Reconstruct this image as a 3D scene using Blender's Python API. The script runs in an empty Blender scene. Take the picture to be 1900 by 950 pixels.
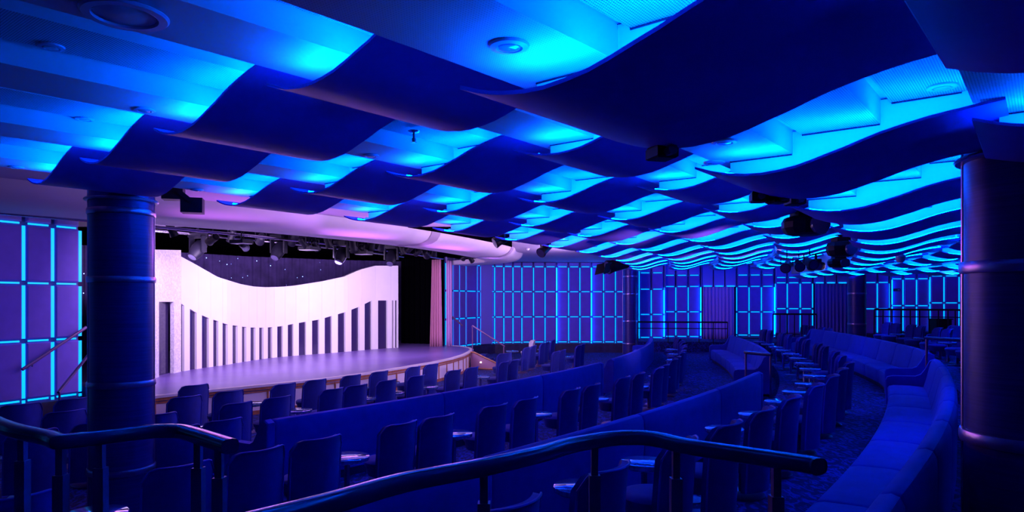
import bpy, math, random
from mathutils import Vector
random.seed(7)
PI = math.pi
C = bpy.context.scene.collection
OS = (-39.828, 34.727)         # centre of the seating arcs
EYE = 2.6                      # camera height above the main floor

# ------------------------------------------------------------------ camera, world, lights, exposure
cam_d = bpy.data.cameras.new('camera'); cam = bpy.data.objects.new('camera', cam_d); C.objects.link(cam)
cam.location = (0, 0, EYE); cam.rotation_euler = (PI/2, 0, 0)
cam_d.lens = 1267/1900*36; cam_d.sensor_width = 36; cam_d.shift_y = 80/1900; cam_d.clip_end = 200; cam_d.clip_start = .05
bpy.context.scene.camera = cam
vs = bpy.context.scene.view_settings
vs.view_transform = 'Standard'; vs.look = 'None'; vs.gamma = 1; vs.use_curve_mapping = False; vs.exposure = 0.0
W = bpy.data.worlds.new('world'); bpy.context.scene.world = W; W.use_nodes = True
bg = W.node_tree.nodes['Background']; bg.inputs[0].default_value = (.004, .006, 1, 1); bg.inputs[1].default_value = .04

STRIP_COL = (0.0, .098, 1.0); STRIP_POWER = 105
WALL_STRIP = (.0, .30, 1.0); WALL_STRIP_POWER = 2.2

def lamp(name, kind, loc, to, power, col, size=.3, size_y=None, spot=None, blend=.6):
    d = bpy.data.lights.new(name, kind); d.energy = power; d.color = col
    if kind == 'AREA':
        d.size = size
        if size_y: d.shape = 'RECTANGLE'; d.size_y = size_y
    if kind == 'SPOT': d.spot_size = math.radians(spot or 60); d.spot_blend = blend; d.shadow_soft_size = size
    if kind == 'POINT': d.shadow_soft_size = size
    o = bpy.data.objects.new(name, d); C.objects.link(o); o.location = loc
    o.rotation_euler = (Vector(to)-Vector(loc)).to_track_quat('-Z', 'Y').to_euler()
    return o
PINK = (.80, .56, 1.0)
for sx, sy, tx, ty, pw in ((-6.74, 15.63, -8.6, 20.0, 165), (-5.2, 18.6, -7.6, 23.2, 215), (-3.7, 22.3, -5.6, 25.4, 165)):
    lamp('stage_wash', 'AREA', (sx, sy, EYE+1.0), (tx, ty, EYE-.7), pw, PINK, 2.6, .25)
lamp('front_of_house_spot', 'SPOT', (5.5, 12.0, EYE+.78), (-6.0, 21.0, EYE+.3), 1000, (.80, .48, 1), .12, spot=44, blend=.9)
lamp('front_of_house_spot', 'SPOT', (9.5, 19.0, EYE+.78), (-3.5, 23.0, EYE+.6), 1300, (.80, .50, 1), .12, spot=54, blend=.9)
lamp('purple_wash', 'SPOT', (-1.0, 24.0, EYE+1.42), (8, 30, EYE-2.6), 700, (.45, .16, 1), .3, spot=105, blend=1)
lamp('purple_wash', 'SPOT', (-3.5, 14.5, EYE+1.42), (-9, 10, EYE-.8), 60, (.5, .15, 1), .3, spot=130, blend=1)
for dx, dy, pw in ((-.8, 9.2, 45), (2.2, 8.6, 45), (4.6, 7.6, 80), (1.8, 14.5, 50), (5.6, 13.2, 60), (8.4, 12.6, 110), (4.2, 20.5, 60), (8.2, 19.5, 90), (11.8, 18.5, 120), (9.0, 26.8, 160), (13.0, 25.5, 180), (17.0, 24.0, 200), (4.5, 28.0, 110), (-7.4, 9.5, 16), (16.0, 17.0, 120)):
    lamp('blue_fill_spot', 'SPOT', (dx, dy, EYE+.80), (dx, dy, 0), pw*1.5, (.008, .045, 1), .1, spot=112, blend=1)  # added blue fill for seats and walls, set apart from the downlight fixtures
lamp('purple_wash', 'SPOT', (15.5, 22.0, EYE+.8), (23, 31, EYE-.3), 160, (.55, .16, 1), .3, spot=80, blend=1)  # added purple spot without a fixture, tints the far right wall
for wx, wy, tx, ty, pw in ((-.5, 29.5, -.5, 33, 60), (3.0, 29.0, 3.5, 33.2, 70), (7.0, 28.8, 7.2, 33, 300), (10.5, 28.5, 11, 32.5, 330), (14.0, 27.6, 14.5, 32, 330), (17.5, 26.8, 18.5, 31.3, 330), (21, 26, 22, 31, 120)):
    lamp('wall_fill_spot', 'SPOT', (wx, wy, EYE+1.25), (tx, ty, EYE-.1), pw, (.010, .05, 1), .2, spot=110, blend=1)  # added spots without fixtures, brighten the far wall panels
for a_, pw in ((-34, 4), (-30.5, 30), (-26.5, 50), (-22.5, 62), (-18.5, 75), (-14.5, 85)):
    ar = math.radians(a_); cx, cy = OS[0]+43.9*math.cos(ar), OS[1]+43.9*math.sin(ar); qx, qy = OS[0]+41.0*math.cos(ar), OS[1]+41.0*math.sin(ar)
    lamp('proscenium_wash', 'AREA', (cx, cy, EYE+.95), (qx, qy, EYE+1.62), pw, (.80, .52, 1), 1.6, .12)
for a_, pw in ((-32, 26), (-27, 30), (-21, 26)):
    ar = math.radians(a_); cx, cy = OS[0]+40.6*math.cos(ar), OS[1]+40.6*math.sin(ar); qx, qy = OS[0]+47.0*math.cos(ar-.03), OS[1]+47.0*math.sin(ar-.03)
    lamp('stage_spill', 'AREA', (cx, cy, EYE+1.0), (qx, qy, EYE+1.25), pw, (.62, .16, 1), 2.0, .2)

# ------------------------------------------------------------------ polar frames (the room is laid out on arcs round the stage)
OC = (-39.207, 36.878)         # centre of the ceiling arcs
def pol(R, a, O=OS):
    a = math.radians(a); return (O[0]+R*math.cos(a), O[1]+R*math.sin(a))
def at(px, py, z):             # point on the level z (relative to eye) seen at that pixel
    Z = 1267*z/(555-py); return ((px-950)/1267*Z, Z)
def atY(px, Y): return ((px-950)/1267*Y, Y)
def ra(p, O=OS):
    dx, dy = p[0]-O[0], p[1]-O[1]; return math.hypot(dx, dy), math.degrees(math.atan2(dy, dx))
def proj(x, y, z):
    if y < .2: return None
    return (950+1267*x/y, 555-1267*z/y)

# ------------------------------------------------------------------ materials
def nt(name):
    m = bpy.data.materials.new(name); m.use_nodes = True
    return m, m.node_tree, m.node_tree.nodes['Principled BSDF']
def mat(name, col, rough=.6, metal=0, noise=0, nscale=8, bump=0, bscale=60, sheen=0, coat=0, spec=.5, coords='Object'):
    m, t, b = nt(name)
    b.inputs['Base Color'].default_value = (*col, 1); b.inputs['Roughness'].default_value = rough
    b.inputs['Metallic'].default_value = metal; b.inputs['Specular IOR Level'].default_value = spec
    if sheen: b.inputs['Sheen Weight'].default_value = sheen; b.inputs['Sheen Tint'].default_value = (.3, .4, 1, 1)
    if coat: b.inputs['Coat Weight'].default_value = coat; b.inputs['Coat Roughness'].default_value = .1
    tc = t.nodes.new('ShaderNodeTexCoord')
    if noise:
        n = t.nodes.new('ShaderNodeTexNoise'); n.inputs['Scale'].default_value = nscale; n.inputs['Detail'].default_value = 4
        t.links.new(tc.outputs[coords], n.inputs['Vector'])
        r = t.nodes.new('ShaderNodeValToRGB'); r.color_ramp.elements[0].position = .3; r.color_ramp.elements[1].position = .7
        r.color_ramp.elements[0].color = (*[c*(1-noise) for c in col], 1); r.color_ramp.elements[1].color = (*[min(1, c*(1+noise)) for c in col], 1)
        t.links.new(n.outputs['Fac'], r.inputs['Fac']); t.links.new(r.outputs['Color'], b.inputs['Base Color'])
    if bump:
        n = t.nodes.new('ShaderNodeTexNoise'); n.inputs['Scale'].default_value = bscale
        t.links.new(tc.outputs[coords], n.inputs['Vector'])
        bp = t.nodes.new('ShaderNodeBump'); bp.inputs['Strength'].default_value = bump; bp.inputs['Distance'].default_value = .01
        t.links.new(n.outputs['Fac'], bp.inputs['Height']); t.links.new(bp.outputs['Normal'], b.inputs['Normal'])
    return m
def emit(name, col, power):
    m, t, b = nt(name)
    b.inputs['Base Color'].default_value = (0, 0, 0, 1)
    b.inputs['Emission Color'].default_value = (*col, 1); b.inputs['Emission Strength'].default_value = power
    return m
M = {}
M['sheet'] = mat('wave_sheet', (.22, .13, .80), .55, noise=.04, nscale=3)
M['ceil'] = mat('ceiling_white', (.68, .68, .72), .6)
M['plain_ceil'] = mat('ceiling_paint', (.62, .52, .72), .7)
M['board'] = mat('board_white', (.80, .82, .85), .5)
M['strip'] = emit('led_cyan', STRIP_COL, STRIP_POWER)
M['wstrip'] = emit('led_wall', WALL_STRIP, WALL_STRIP_POWER)
M['fabric'] = mat('blue_upholstery', (.006, .012, .26), .75, noise=.12, nscale=12, bump=.25, bscale=180, sheen=.25)
M['fabric2'] = mat('blue_sofa_cloth', (.007, .028, .46), .75, noise=.10, nscale=6, bump=.2, bscale=150, sheen=.25)
M['piping'] = mat('piping_cord', (.03, .035, .5), .5)
M['cream'] = mat('cream_upholstery', (.8, .74, .78), .7, noise=.05, nscale=10)
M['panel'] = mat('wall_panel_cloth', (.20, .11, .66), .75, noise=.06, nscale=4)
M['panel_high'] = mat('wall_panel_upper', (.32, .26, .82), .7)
M['wallback'] = mat('wall_backing', (.12, .08, .30), .8)
M['skirting'] = mat('dark_skirting', (.03, .02, .08), .5, noise=.3, nscale=5)
M['metal'] = mat('brushed_bronze', (.55, .36, .55), .28, metal=.9)
M['rail'] = mat('handrail_lacquer', (.022, .022, .12), .25, coat=.5, noise=.1, nscale=3)
M['post'] = mat('post_metal', (.20, .10, .26), .38, metal=.35)
M['black'] = mat('black_housing', (.006, .005, .015), .5, spec=.25)
M['blacksoft'] = mat('black_drape', (.002, .0015, .004), 1.0, spec=0)
M['chrome'] = mat('fixture_metal', (.5, .45, .55), .25, metal=1)
M['lens'] = mat('glass_lens', (.08, .07, .16), .08, coat=.6)
M['white'] = mat('set_white', (.86, .82, .86), .5, noise=.02, nscale=2)
M['nose'] = mat('proscenium_plaster', (.74, .62, .74), .55, noise=.03, nscale=1.5)
M['nosejoint'] = mat('proscenium_joint', (.42, .30, .46), .55)
M['key'] = mat('gloss_key', (.035, .022, .085), .12, coat=.5)
M['wood'] = mat('mahogany_trim', (.42, .14, .07), .35, noise=.3, nscale=10)
M['fascia'] = mat('stage_fascia', (.78, .68, .74), .5)
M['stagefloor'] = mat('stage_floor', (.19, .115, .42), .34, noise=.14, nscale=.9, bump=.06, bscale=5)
M['pinkdrape'] = mat('rose_drape', (.62, .25, .42), .8)
M['bluedrape'] = mat('indigo_drape', (.22, .17, .66), .8)
M['purpledrape'] = mat('mauve_drape', (.62, .32, .75), .8)
M['star'] = emit('star_bulb', (.25, .35, 1), 7)
M['downlens'] = mat('downlight_glass', (.30, .35, .45), .15, coat=.6)
M['downring'] = mat('downlight_ring', (.52, .50, .66), .35)
M['toplam'] = mat('marbled_tabletop', (.22, .38, .80), .05, metal=.55, noise=.35, nscale=22, coat=1)
M['toplam'].node_tree.nodes['Principled BSDF'].inputs['IOR'].default_value = 2.1
M['wglow'] = emit('led_wall_wide', (0, .15, 1.0), 13)
M['mauve'] = mat('mauve_side_panel', (.42, .20, .36), .5)
M['lampwhite'] = emit('small_step_light', (1, .8, .85), 3)
M['sign'] = mat('sign_face', (.03, .04, .12), .3)

def carpet():
    m, t, b = nt('patterned_carpet'); b.inputs['Roughness'].default_value = .95
    tc = t.nodes.new('ShaderNodeTexCoord'); mp = t.nodes.new('ShaderNodeMapping'); mp.inputs['Scale'].default_value = (3.2, 1.6, 3)
    mp.inputs['Rotation'].default_value = (0, 0, .75)
    t.links.new(tc.outputs['Object'], mp.inputs['Vector'])
    n = t.nodes.new('ShaderNodeTexNoise'); n.inputs['Scale'].default_value = 2.6; n.inputs['Detail'].default_value = 5; n.inputs['Distortion'].default_value = 2.2
    t.links.new(mp.outputs['Vector'], n.inputs['Vector'])
    r = t.nodes.new('ShaderNodeValToRGB'); e = r.color_ramp.elements
    e[0].position = .42; e[0].color = (.004, .006, .08, 1); e[1].position = .60; e[1].color = (.013, .032, .36, 1)
    k = e.new(.5); k.color = (.005, .008, .13, 1)
    t.links.new(n.outputs['Fac'], r.inputs['Fac']); t.links.new(r.outputs['Color'], b.inputs['Base Color'])
    return m
M['carpet'] = carpet()
def perforated():
    m, t, b = nt('perforated_ceiling'); b.inputs['Roughness'].default_value = .6
    tc = t.nodes.new('ShaderNodeTexCoord'); mp = t.nodes.new('ShaderNodeMapping')
    mp.inputs['Rotation'].default_value = (0, 0, math.radians(38)); mp.inputs['Scale'].default_value = (72, 72, 72)
    t.links.new(tc.outputs['Object'], mp.inputs['Vector'])
    v = t.nodes.new('ShaderNodeTexVoronoi'); v.inputs['Randomness'].default_value = 0; v.inputs['Scale'].default_value = 1
    t.links.new(mp.outputs['Vector'], v.inputs['Vector'])
    r = t.nodes.new('ShaderNodeValToRGB'); e = r.color_ramp.elements
    e[0].position = .34; e[0].color = (.05, .05, .09, 1); e[1].position = .44; e[1].color = (.66, .66, .70, 1)
    t.links.new(v.outputs['Distance'], r.inputs['Fac']); t.links.new(r.outputs['Color'], b.inputs['Base Color'])
    return m
M['perf'] = perforated()
def column_skin():
    m, t, b = nt('column_cladding'); b.inputs['Roughness'].default_value = .36; b.inputs['Metallic'].default_value = .2
    tc = t.nodes.new('ShaderNodeTexCoord'); mp = t.nodes.new('ShaderNodeMapping'); mp.inputs['Scale'].default_value = (1.2, 1.2, 46)
    t.links.new(tc.outputs['Object'], mp.inputs['Vector'])
    n = t.nodes.new('ShaderNodeTexNoise'); n.inputs['Scale'].default_value = 1.5; n.inputs['Detail'].default_value = 3
    t.links.new(mp.outputs['Vector'], n.inputs['Vector'])
    r = t.nodes.new('ShaderNodeValToRGB'); e = r.color_ramp.elements
    e[0].color = (.025, .015, .13, 1); e[1].color = (.08, .045, .32, 1)
    t.links.new(n.outputs['Fac'], r.inputs['Fac']); t.links.new(r.outputs['Color'], b.inputs['Base Color'])
    return m
M['column'] = column_skin()
def glitter():
    m, t, b = nt('glitter_board'); b.inputs['Roughness'].default_value = .45
    tc = t.nodes.new('ShaderNodeTexCoord')
    n = t.nodes.new('ShaderNodeTexVoronoi'); n.inputs['Scale'].default_value = 26
    t.links.new(tc.outputs['Object'], n.inputs['Vector'])
    r = t.nodes.new('ShaderNodeValToRGB'); e = r.color_ramp.elements
    e[0].position = .1; e[0].color = (.70, .64, .76, 1); e[1].position = .9; e[1].color = (.95, .9, .95, 1)
    t.links.new(n.outputs['Color'], r.inputs['Fac']); t.links.new(r.outputs['Color'], b.inputs['Base Color'])
    return m
M['glitter'] = glitter()

# ------------------------------------------------------------------ mesh helpers
class MB:
    def __init__(s): s.v = []; s.f = []; s.fm = []; s.smooth = []
    def add(s, vs_, fs, mi=0, sm=False):
        n = len(s.v); s.v += [tuple(v) for v in vs_]; s.f += [tuple(i+n for i in f) for f in fs]
        s.fm += [mi]*len(fs); s.smooth += [sm]*len(fs); return s
    def box(s, c, d, rz=0, mi=0):
        x, y, z = c; a, b, h = d[0]/2, d[1]/2, d[2]/2; cs, sn = math.cos(rz), math.sin(rz)
        vv = [(x+u*cs-w*sn, y+u*sn+w*cs, z+k) for k in (-h, h) for u, w in ((-a, -b), (a, -b), (a, b), (-a, b))]
        return s.add(vv, [(3,2,1,0), (4,5,6,7), (0,1,5,4), (1,2,6,5), (2,3,7,6), (3,0,4,7)], mi)
    def prism(s, pts, z0, z1, mi=0):       # polygon in XY, counter-clockwise
        n = len(pts); vv = [(p[0], p[1], z0) for p in pts]+[(p[0], p[1], z1) for p in pts]
        fs = [tuple(range(n-1, -1, -1)), tuple(range(n, 2*n))]+[(i, (i+1) % n, (i+1) % n+n, i+n) for i in range(n)]
        return s.add(vv, fs, mi)
    def lathe(s, prof, c=(0, 0, 0), n=32, mi=0, sm=True, cap=True):   # prof: (r, z) bottom to top
        vv = []; fs = []
        for r, z in prof:
            for k in range(n): a = 2*PI*k/n; vv.append((c[0]+r*math.cos(a), c[1]+r*math.sin(a), c[2]+z))
        for j in range(len(prof)-1):
            for k in range(n): fs.append((j*n+k, j*n+(k+1) % n, (j+1)*n+(k+1) % n, (j+1)*n+k))
        s.add(vv, fs, mi, sm)
        if cap:
            m = len(prof)-1
            s.add([vv[k] for k in range(n)], [tuple(range(n-1, -1, -1))], mi)
            s.add([vv[m*n+k] for k in range(n)], [tuple(range(n))], mi)
        return s
    def tube(s, path, r, n=10, mi=0, rz=None, sq=1.0):     # swept ellipse: r wide, rz tall
        rz = rz or r; P = [Vector(p) for p in path]; vv = []; fs = []
        for i, p in enumerate(P):
            d = (P[min(i+1, len(P)-1)]-P[max(i-1, 0)]).normalized()
            up = Vector((0, 0, 1)) if abs(d.z) < .95 else Vector((1, 0, 0))
            side = d.cross(up).normalized(); u = side.cross(d).normalized()
            for k in range(n):
                a = 2*PI*k/n; ca, sa = math.cos(a), math.sin(a)
                ca = math.copysign(abs(ca)**sq, ca); sa = math.copysign(abs(sa)**sq, sa)
                vv.append(p+side*(ca*r)+u*(sa*rz))
        for i in range(len(P)-1):
            for k in range(n): fs.append((i*n+k, i*n+(k+1) % n, (i+1)*n+(k+1) % n, (i+1)*n+k))
        fs += [tuple(range(n-1, -1, -1)), tuple((len(P)-1)*n+k for k in range(n))]
        return s.add(vv, fs, mi, True)
    def grid(s, rows, mi=0, sm=True, close=False):          # rows of equal length
        n = len(rows[0]); vv = [p for r in rows for p in r]; fs = []
        for i in range(len(rows)-1):
            for k in range(n if close else n-1):
                fs.append((i*n+k, i*n+(k+1) % n, (i+1)*n+(k+1) % n, (i+1)*n+k))
        return s.add(vv, fs, mi, sm)
    def loft(s, secs, mi=0, sm=False):                      # closed sections, capped
        n = len(secs[0]); s.grid(secs, mi, sm, close=True)
        return s.add([*secs[0], *secs[-1]], [tuple(range(n-1, -1, -1)), tuple(range(n, 2*n))], mi)
    def build(s, name, mats, parent=None, loc=None, fix=True):
        me = bpy.data.meshes.new(name); me.from_pydata(s.v, [], s.f); me.update()
        for m in (mats if isinstance(mats, (list, tuple)) else [mats]): me.materials.append(m)
        for p, mi, sm in zip(me.polygons, s.fm, s.smooth): p.material_index = mi; p.use_smooth = sm
        if fix:
            import bmesh
            b = bmesh.new(); b.from_mesh(me); bmesh.ops.remove_doubles(b, verts=b.verts, dist=1e-5)
            bmesh.ops.recalc_face_normals(b, faces=b.faces)
            for e in b.edges:
                if len(e.link_faces) == 2 and e.calc_face_angle(0) > .7: e.smooth = False
            b.to_mesh(me); b.free()
        o = bpy.data.objects.new(name, me); C.objects.link(o)
        if parent is not None: o.parent = parent
        if loc: o.location = loc
        return o
def tag(o, label, cat, group=None):
    o['label'] = label; o['category'] = cat
    if group: o['group'] = group
    return o
def struct(o): o['kind'] = 'structure'; return o
def thing(name, label, cat, loc=(0, 0, 0), rz=0, group=None):
    o = bpy.data.objects.new(name, None); C.objects.link(o); o.location = loc; o.rotation_euler = (0, 0, rz)
    o.empty_display_size = .1
    return tag(o, label, cat, group)
def dup(root, loc, rz=0, label=None, group=None):
    def cp(o, par):
        c = o.copy(); C.objects.link(c); c.parent = par
        for ch in o.children: cp(ch, c)
        return c
    kids = list(root.children)
    r = root.copy(); C.objects.link(r); r.location = loc; r.rotation_euler = (0, 0, rz)
    for ch in kids: cp(ch, r)
    if label: r['label'] = label
    if group: r['group'] = group
    return r
ORD = ['first', 'second', 'third', 'fourth', 'fifth', 'sixth', 'seventh', 'eighth', 'ninth', 'tenth', 'eleventh', 'twelfth', 'thirteenth', 'fourteenth', 'fifteenth', 'sixteenth', 'seventeenth', 'eighteenth', 'nineteenth', 'twentieth', 'twenty-first', 'twenty-second', 'twenty-third', 'twenty-fourth', 'twenty-fifth', 'twenty-sixth', 'twenty-seventh', 'twenty-eighth']
def ordl(i, n, what='from the left'):
    if i == 0: return 'leftmost'
    if i == n-1: return 'rightmost'
    return ORD[i]+' '+what

# ------------------------------------------------------------------ floors
FL = EYE-2.6
b = MB(); b.box((5, 15, -.06), (60, 60, .12)); struct(b.build('floor', M['carpet']))
def tier(name, R0, a0, a1, h, R1=70, O=OS):
    n = 60; inner = [pol(R0, a0+(a1-a0)*i/n, O) for i in range(n+1)]; outer = [pol(R1, a1-(a1-a0)*i/n, O) for i in range(n+1)]
    rows = [[(p[0], p[1], 0) for p in inner], [(p[0], p[1], h) for p in inner], [(p[0], p[1], h) for p in reversed(outer)]]
    return struct(MB().grid(rows, sm=False).build(name, M['carpet']))
T_B, T_C, T_D, T_E = .25, .60, 1.10, .85
struct(MB().prism([atY(1183, 30.6), atY(1350, 30.2), atY(1500, 29.6), atY(1800, 28.6), (24, 28), (26, 33), (5.9, 33.2)], 0, .7).build('floor_walkway', M['carpet']))
tier('floor_tier', 45.75, -44, -2.2, T_B); tier('floor_tier', 49.75, -44, -3.5, T_C); tier('floor_tier', 53.0, -37.5, -4, T_E)
plat = [(-6, 3.6), (-6, -3), (2.6, -3), (2.2, 0), (1.12, 2.25), (.86, 2.62), (.62, 2.86), (.38, 2.9), (.15, 2.66), (-.12, 2.38), (-.38, 2.2), (-.62, 2.0), (-1.0, 2.5), (-1.1, 2.72), (-1.38, 3.0), (-1.6, 3.05), (-1.83, 2.82), (-2.4, 3.2), (-3.3, 3.95)]
struct(MB().prism(plat[::-1], 0, T_D).build('floor_platform', M['carpet']))

# ------------------------------------------------------------------ walls
def wall_run(name, plan, zlev, skirt_z, ztop, wide={}, plain=(), vskip=0, sw=.038):
    """plan: list of XY at the verticals; zlev: heights (eye-relative) of the lit horizontal joints."""
    back = MB(); pts = [Vector((p[0], p[1])) for p in plan]
    root = None
    lo = MB()
    for i in range(len(pts)-1):
        a, c = pts[i], pts[i+1]; d = (c-a).normalized(); nrm = Vector((d.y, -d.x))
        if nrm.dot(-a) < 0: nrm = -nrm
        o = -nrm*.10
        back.add([(a.x+o.x, a.y+o.y, 0), (c.x+o.x, c.y+o.y, 0), (c.x+o.x, c.y+o.y, EYE+ztop), (a.x+o.x, a.y+o.y, EYE+ztop)], [(0, 1, 2, 3)])
    root = struct(back.build(name, M['wallback'], fix=False))
    zs = [skirt_z]+sorted(zlev)+[ztop]
    for i in range(len(pts)-1):
        a, c = pts[i], pts[i+1]; L = (c-a).length; d = (c-a)/L; rz = math.atan2(d.y, d.x); mid = (a+c)/2
        nrm = Vector((d.y, -d.x))
        if nrm.dot(-a) < 0: nrm = -nrm
        if i in plain:
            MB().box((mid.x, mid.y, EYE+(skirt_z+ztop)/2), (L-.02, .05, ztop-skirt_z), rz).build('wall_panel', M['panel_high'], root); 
        else:
            for j in range(len(zs)-1):
                z0, z1 = zs[j]+(.035 if j else 0), zs[j+1]-(.035 if j < len(zs)-2 else 0)
                if z1-z0 < .05: continue
                m = MB(); w = L-.085; hh = (z1-z0)/2; zc = EYE+(z0+z1)/2; e = .03
                # padded panel with chamfered rim
                loop = lambda ww, h2, off: [(mid.x+d.x*u+nrm.x*off, mid.y+d.y*u+nrm.y*off, zc+k) for u, k in ((-ww/2, -h2), (ww/2, -h2), (ww/2, h2), (-ww/2, h2))]
                m.grid([loop(w, hh, -.06), loop(w, hh, -.015), loop(w-2*e, hh-e, .015)], sm=False, close=True)
                m.add(loop(w-2*e, hh-e, .015), [(0, 1, 2, 3)])
                top = j == len(zs)-2
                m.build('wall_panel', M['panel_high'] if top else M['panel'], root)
            for z in zlev:
                m = MB(); m.box((mid.x-nrm.x*.03, mid.y-nrm.y*.03, EYE+z), (L*.70, .02, .036), rz); m.build('light_strip', M['wstrip'], root)
        # skirting
        MB().box((mid.x, mid.y, EYE+(skirt_z-2.6)/2-.02), (L, .08, skirt_z+2.6-.04), rz).build('skirting', M['skirting'], root)
    for i, p in enumerate(pts):
        q = pts[min(i+1, len(pts)-1)]-pts[max(i-1, 0)]; q.normalize(); nrm = Vector((q.y, -q.x))
        if nrm.dot(-p) < 0: nrm = -nrm
        rz = math.atan2(q.y, q.x); w = sw
        side = wide[i] if i in wide else 0; q2 = q*(-side*.035)
        zl = [skirt_z]+sorted(zlev)[:len(zlev)-vskip]
        for j in range(len(zl)-1):
            off = .055 if side else -.025; dp = .09 if side else .02
            MB().box((p.x+nrm.x*off, p.y+nrm.y*off, EYE+(zl[j]+zl[j+1])/2), (w, dp, zl[j+1]-zl[j]-.10), rz).build('light_strip', M['wglow'] if side else M['wstrip'], root)
        if side:
            MB().box((p.x+nrm.x*.045+q2.x, p.y+nrm.y*.045+q2.y, EYE+(skirt_z+ztop)/2), (.02, .14, ztop-skirt_z), rz).build('glow_shield', M['panel_high'], root)  # added shield, keeps the strip's glow to one side
    return root
# left wall, seen at a slant beside the stage
dl = Vector((.42, .907))
p0 = Vector((-9.47, 14.99))
Lw = [p0+dl*s for s in (-5.5, -4.66, -3.8, -2.95, -2.1, -1.22)]
Lpts = []
for px in (-120, -62, -8, 45, 99, 150):      # verticals along the straight run
    k = (px-950)/1267; t = (k*p0.y-p0.x)/(dl.x-k*dl.y); Lpts.append(p0+dl*t)
wall_run('wall_left', [Vector((-13.5, 6.5)), Vector((-12.2, 9.2))]+Lpts, [1.55, .33, -.86, -2.08], -2.12, 1.78, sw=.058)
# right of the stage and the long far wall
def xy(px, Y): return Vector(atY(px, Y))
runA = [xy(828, 28.8), xy(841, 29.5), xy(853, 30.1), xy(865, 30.7), xy(886, 31.7), xy(892, 32.0), xy(913, 32.6), xy(918, 32.7), xy(935, 32.8), xy(952, 32.9), xy(968.5, 33.0), xy(990, 33.1), xy(1011.5, 33.15), xy(1032.5, 33.2), xy(1055, 33.2), xy(1076, 33.2), xy(1097, 33.2), xy(1120, 33.2), xy(1142, 33.15), xy(1165, 33.1), xy(1186, 33.0)]
wall_run('wall_back', runA, [1.57, .36, -.86, -2.08], -2.12, 1.78, wide={13: 1, 16: 1}, plain=(5,))
wall_run('wall_back', [xy(1186, 33.0), xy(1208.5, 33.0), xy(1232, 32.9)], [1.27, .48, -.74, -1.85], -1.95, 1.78, vskip=1, wide={2: -1})
wall_run('wall_back', [xy(1233, 33.0), xy(1254, 33.0), xy(1277, 32.9), xy(1300, 32.8)], [1.15, .61, -.61, -1.8], -1.9, 1.78, vskip=1, wide={3: -1})
wall_run('wall_back', [xy(1367, 32.7), xy(1390, 32.6), xy(1413, 32.5), xy(1437, 32.4)], [1.15, .61, -.61, -1.72], -1.8, 1.78, vskip=1, wide={3: -1})
wall_run('wall_back', [xy(1439, 32.2), xy(1461, 32.2), xy(1485, 32.1), xy(1508, 32.0)], [1.02, .77, -.45], -1.6, 1.78, vskip=1)
wall_run('wall_back', [xy(1574, 32.0), xy(1603, 31.8), xy(1628, 31.6), xy(1651, 31.5)], [1.3, .77, -.45], -1.6, 1.78, vskip=1)
wall_run('wall_back', [xy(1653, 31.3), xy(1676, 31.3), xy(1701, 31.2), xy(1725, 31.1)], [1.35, .93, -.30], -1.5, 1.78, vskip=1, wide={0: 1})
wall_run('wall_back', [xy(1726, 31.0), xy(1752, 30.9), xy(1780, 30.8), xy(1810, 30.6), xy(1850, 30.3), xy(1900, 30), xy(2000, 29)], [1.05, -.17], -1.5, 1.78)
# panelling above the two curtained doorways
for x0, x1, Y, z in ((1302, 1366, 32.8, .60), (1509, 1573, 32.0, .74)):
    for k in range(3):
        q0, q1 = xy(x0+(x1-x0)*k/3, Y), xy(x0+(x1-x0)*(k+1)/3, Y-.05); mid = (q0+q1)/2
        o = MB().box((mid.x, mid.y, EYE+(z+1.78)/2), ((q1-q0).length-.05, .08, 1.78-z)).build('wall_back', M['panel_high']); struct(o)
        MB().box((mid.x, mid.y-.055, EYE+z+.02), ((q1-q0).length-.16, .02, .05)).build('light_strip', M['wstrip'], o)

def curtain(p0_, p1_, z0, z1, m, label, folds=9, amp=.07, name='curtain', gather=0):
    p0_, p1_ = Vector(p0_), Vector(p1_); d = p1_-p0_; L = d.length; d.normalize(); nrm = Vector((d.y, -d.x)); n = folds*8
    rows = []
    for j in range(9):
        t = j/8; z = z0+(z1-z0)*t; row = []
        for i in range(n+1):
            s = i/n; a = amp*(math.sin(s*folds*2*PI)+.35*math.sin(s*folds*5.1+2+t))*(1-.45*t)
            ss = .5+(s-.5)*(1-gather*t); q = p0_+d*(L*ss)+nrm*a
            row.append((q.x, q.y, z))
        rows.append(row)
    o = MB().grid(rows).build(name, m, fix=False)
    md = o.modifiers.new('s', 'SOLIDIFY'); md.thickness = .015
    return tag(o, label, 'curtain')
curtain(xy(1304, 32.5), xy(1362, 32.4), .7, EYE+.58, M['purpledrape'], 'mauve pleated curtain closing the doorway right of the far slim column', 9, .05)
curtain(xy(1512, 31.8), xy(1573, 31.7), .7, EYE+.72, M['bluedrape'], 'dark indigo curtain in the doorway beside the far right column', 9, .05)

# ------------------------------------------------------------------ flat ceiling
b = MB(); b.box((4, 14, EYE+1.83), (60, 52, .06)); struct(b.build('ceiling', M['plain_ceil']))
# far walls that close the room beyond the frame and behind the stage
struct(MB().box((-6, 38.5, EYE-.3), (34, .2, 4.6)).build('wall_stage_rear', M['blacksoft']))
struct(MB().box((-20, 25, EYE-.3), (.2, 27, 4.6)).build('wall_stage_left', M['blacksoft']))
struct(MB().box((29, 12, EYE-.3), (.2, 42, 4.6)).build('wall_right', M['panel']))
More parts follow.
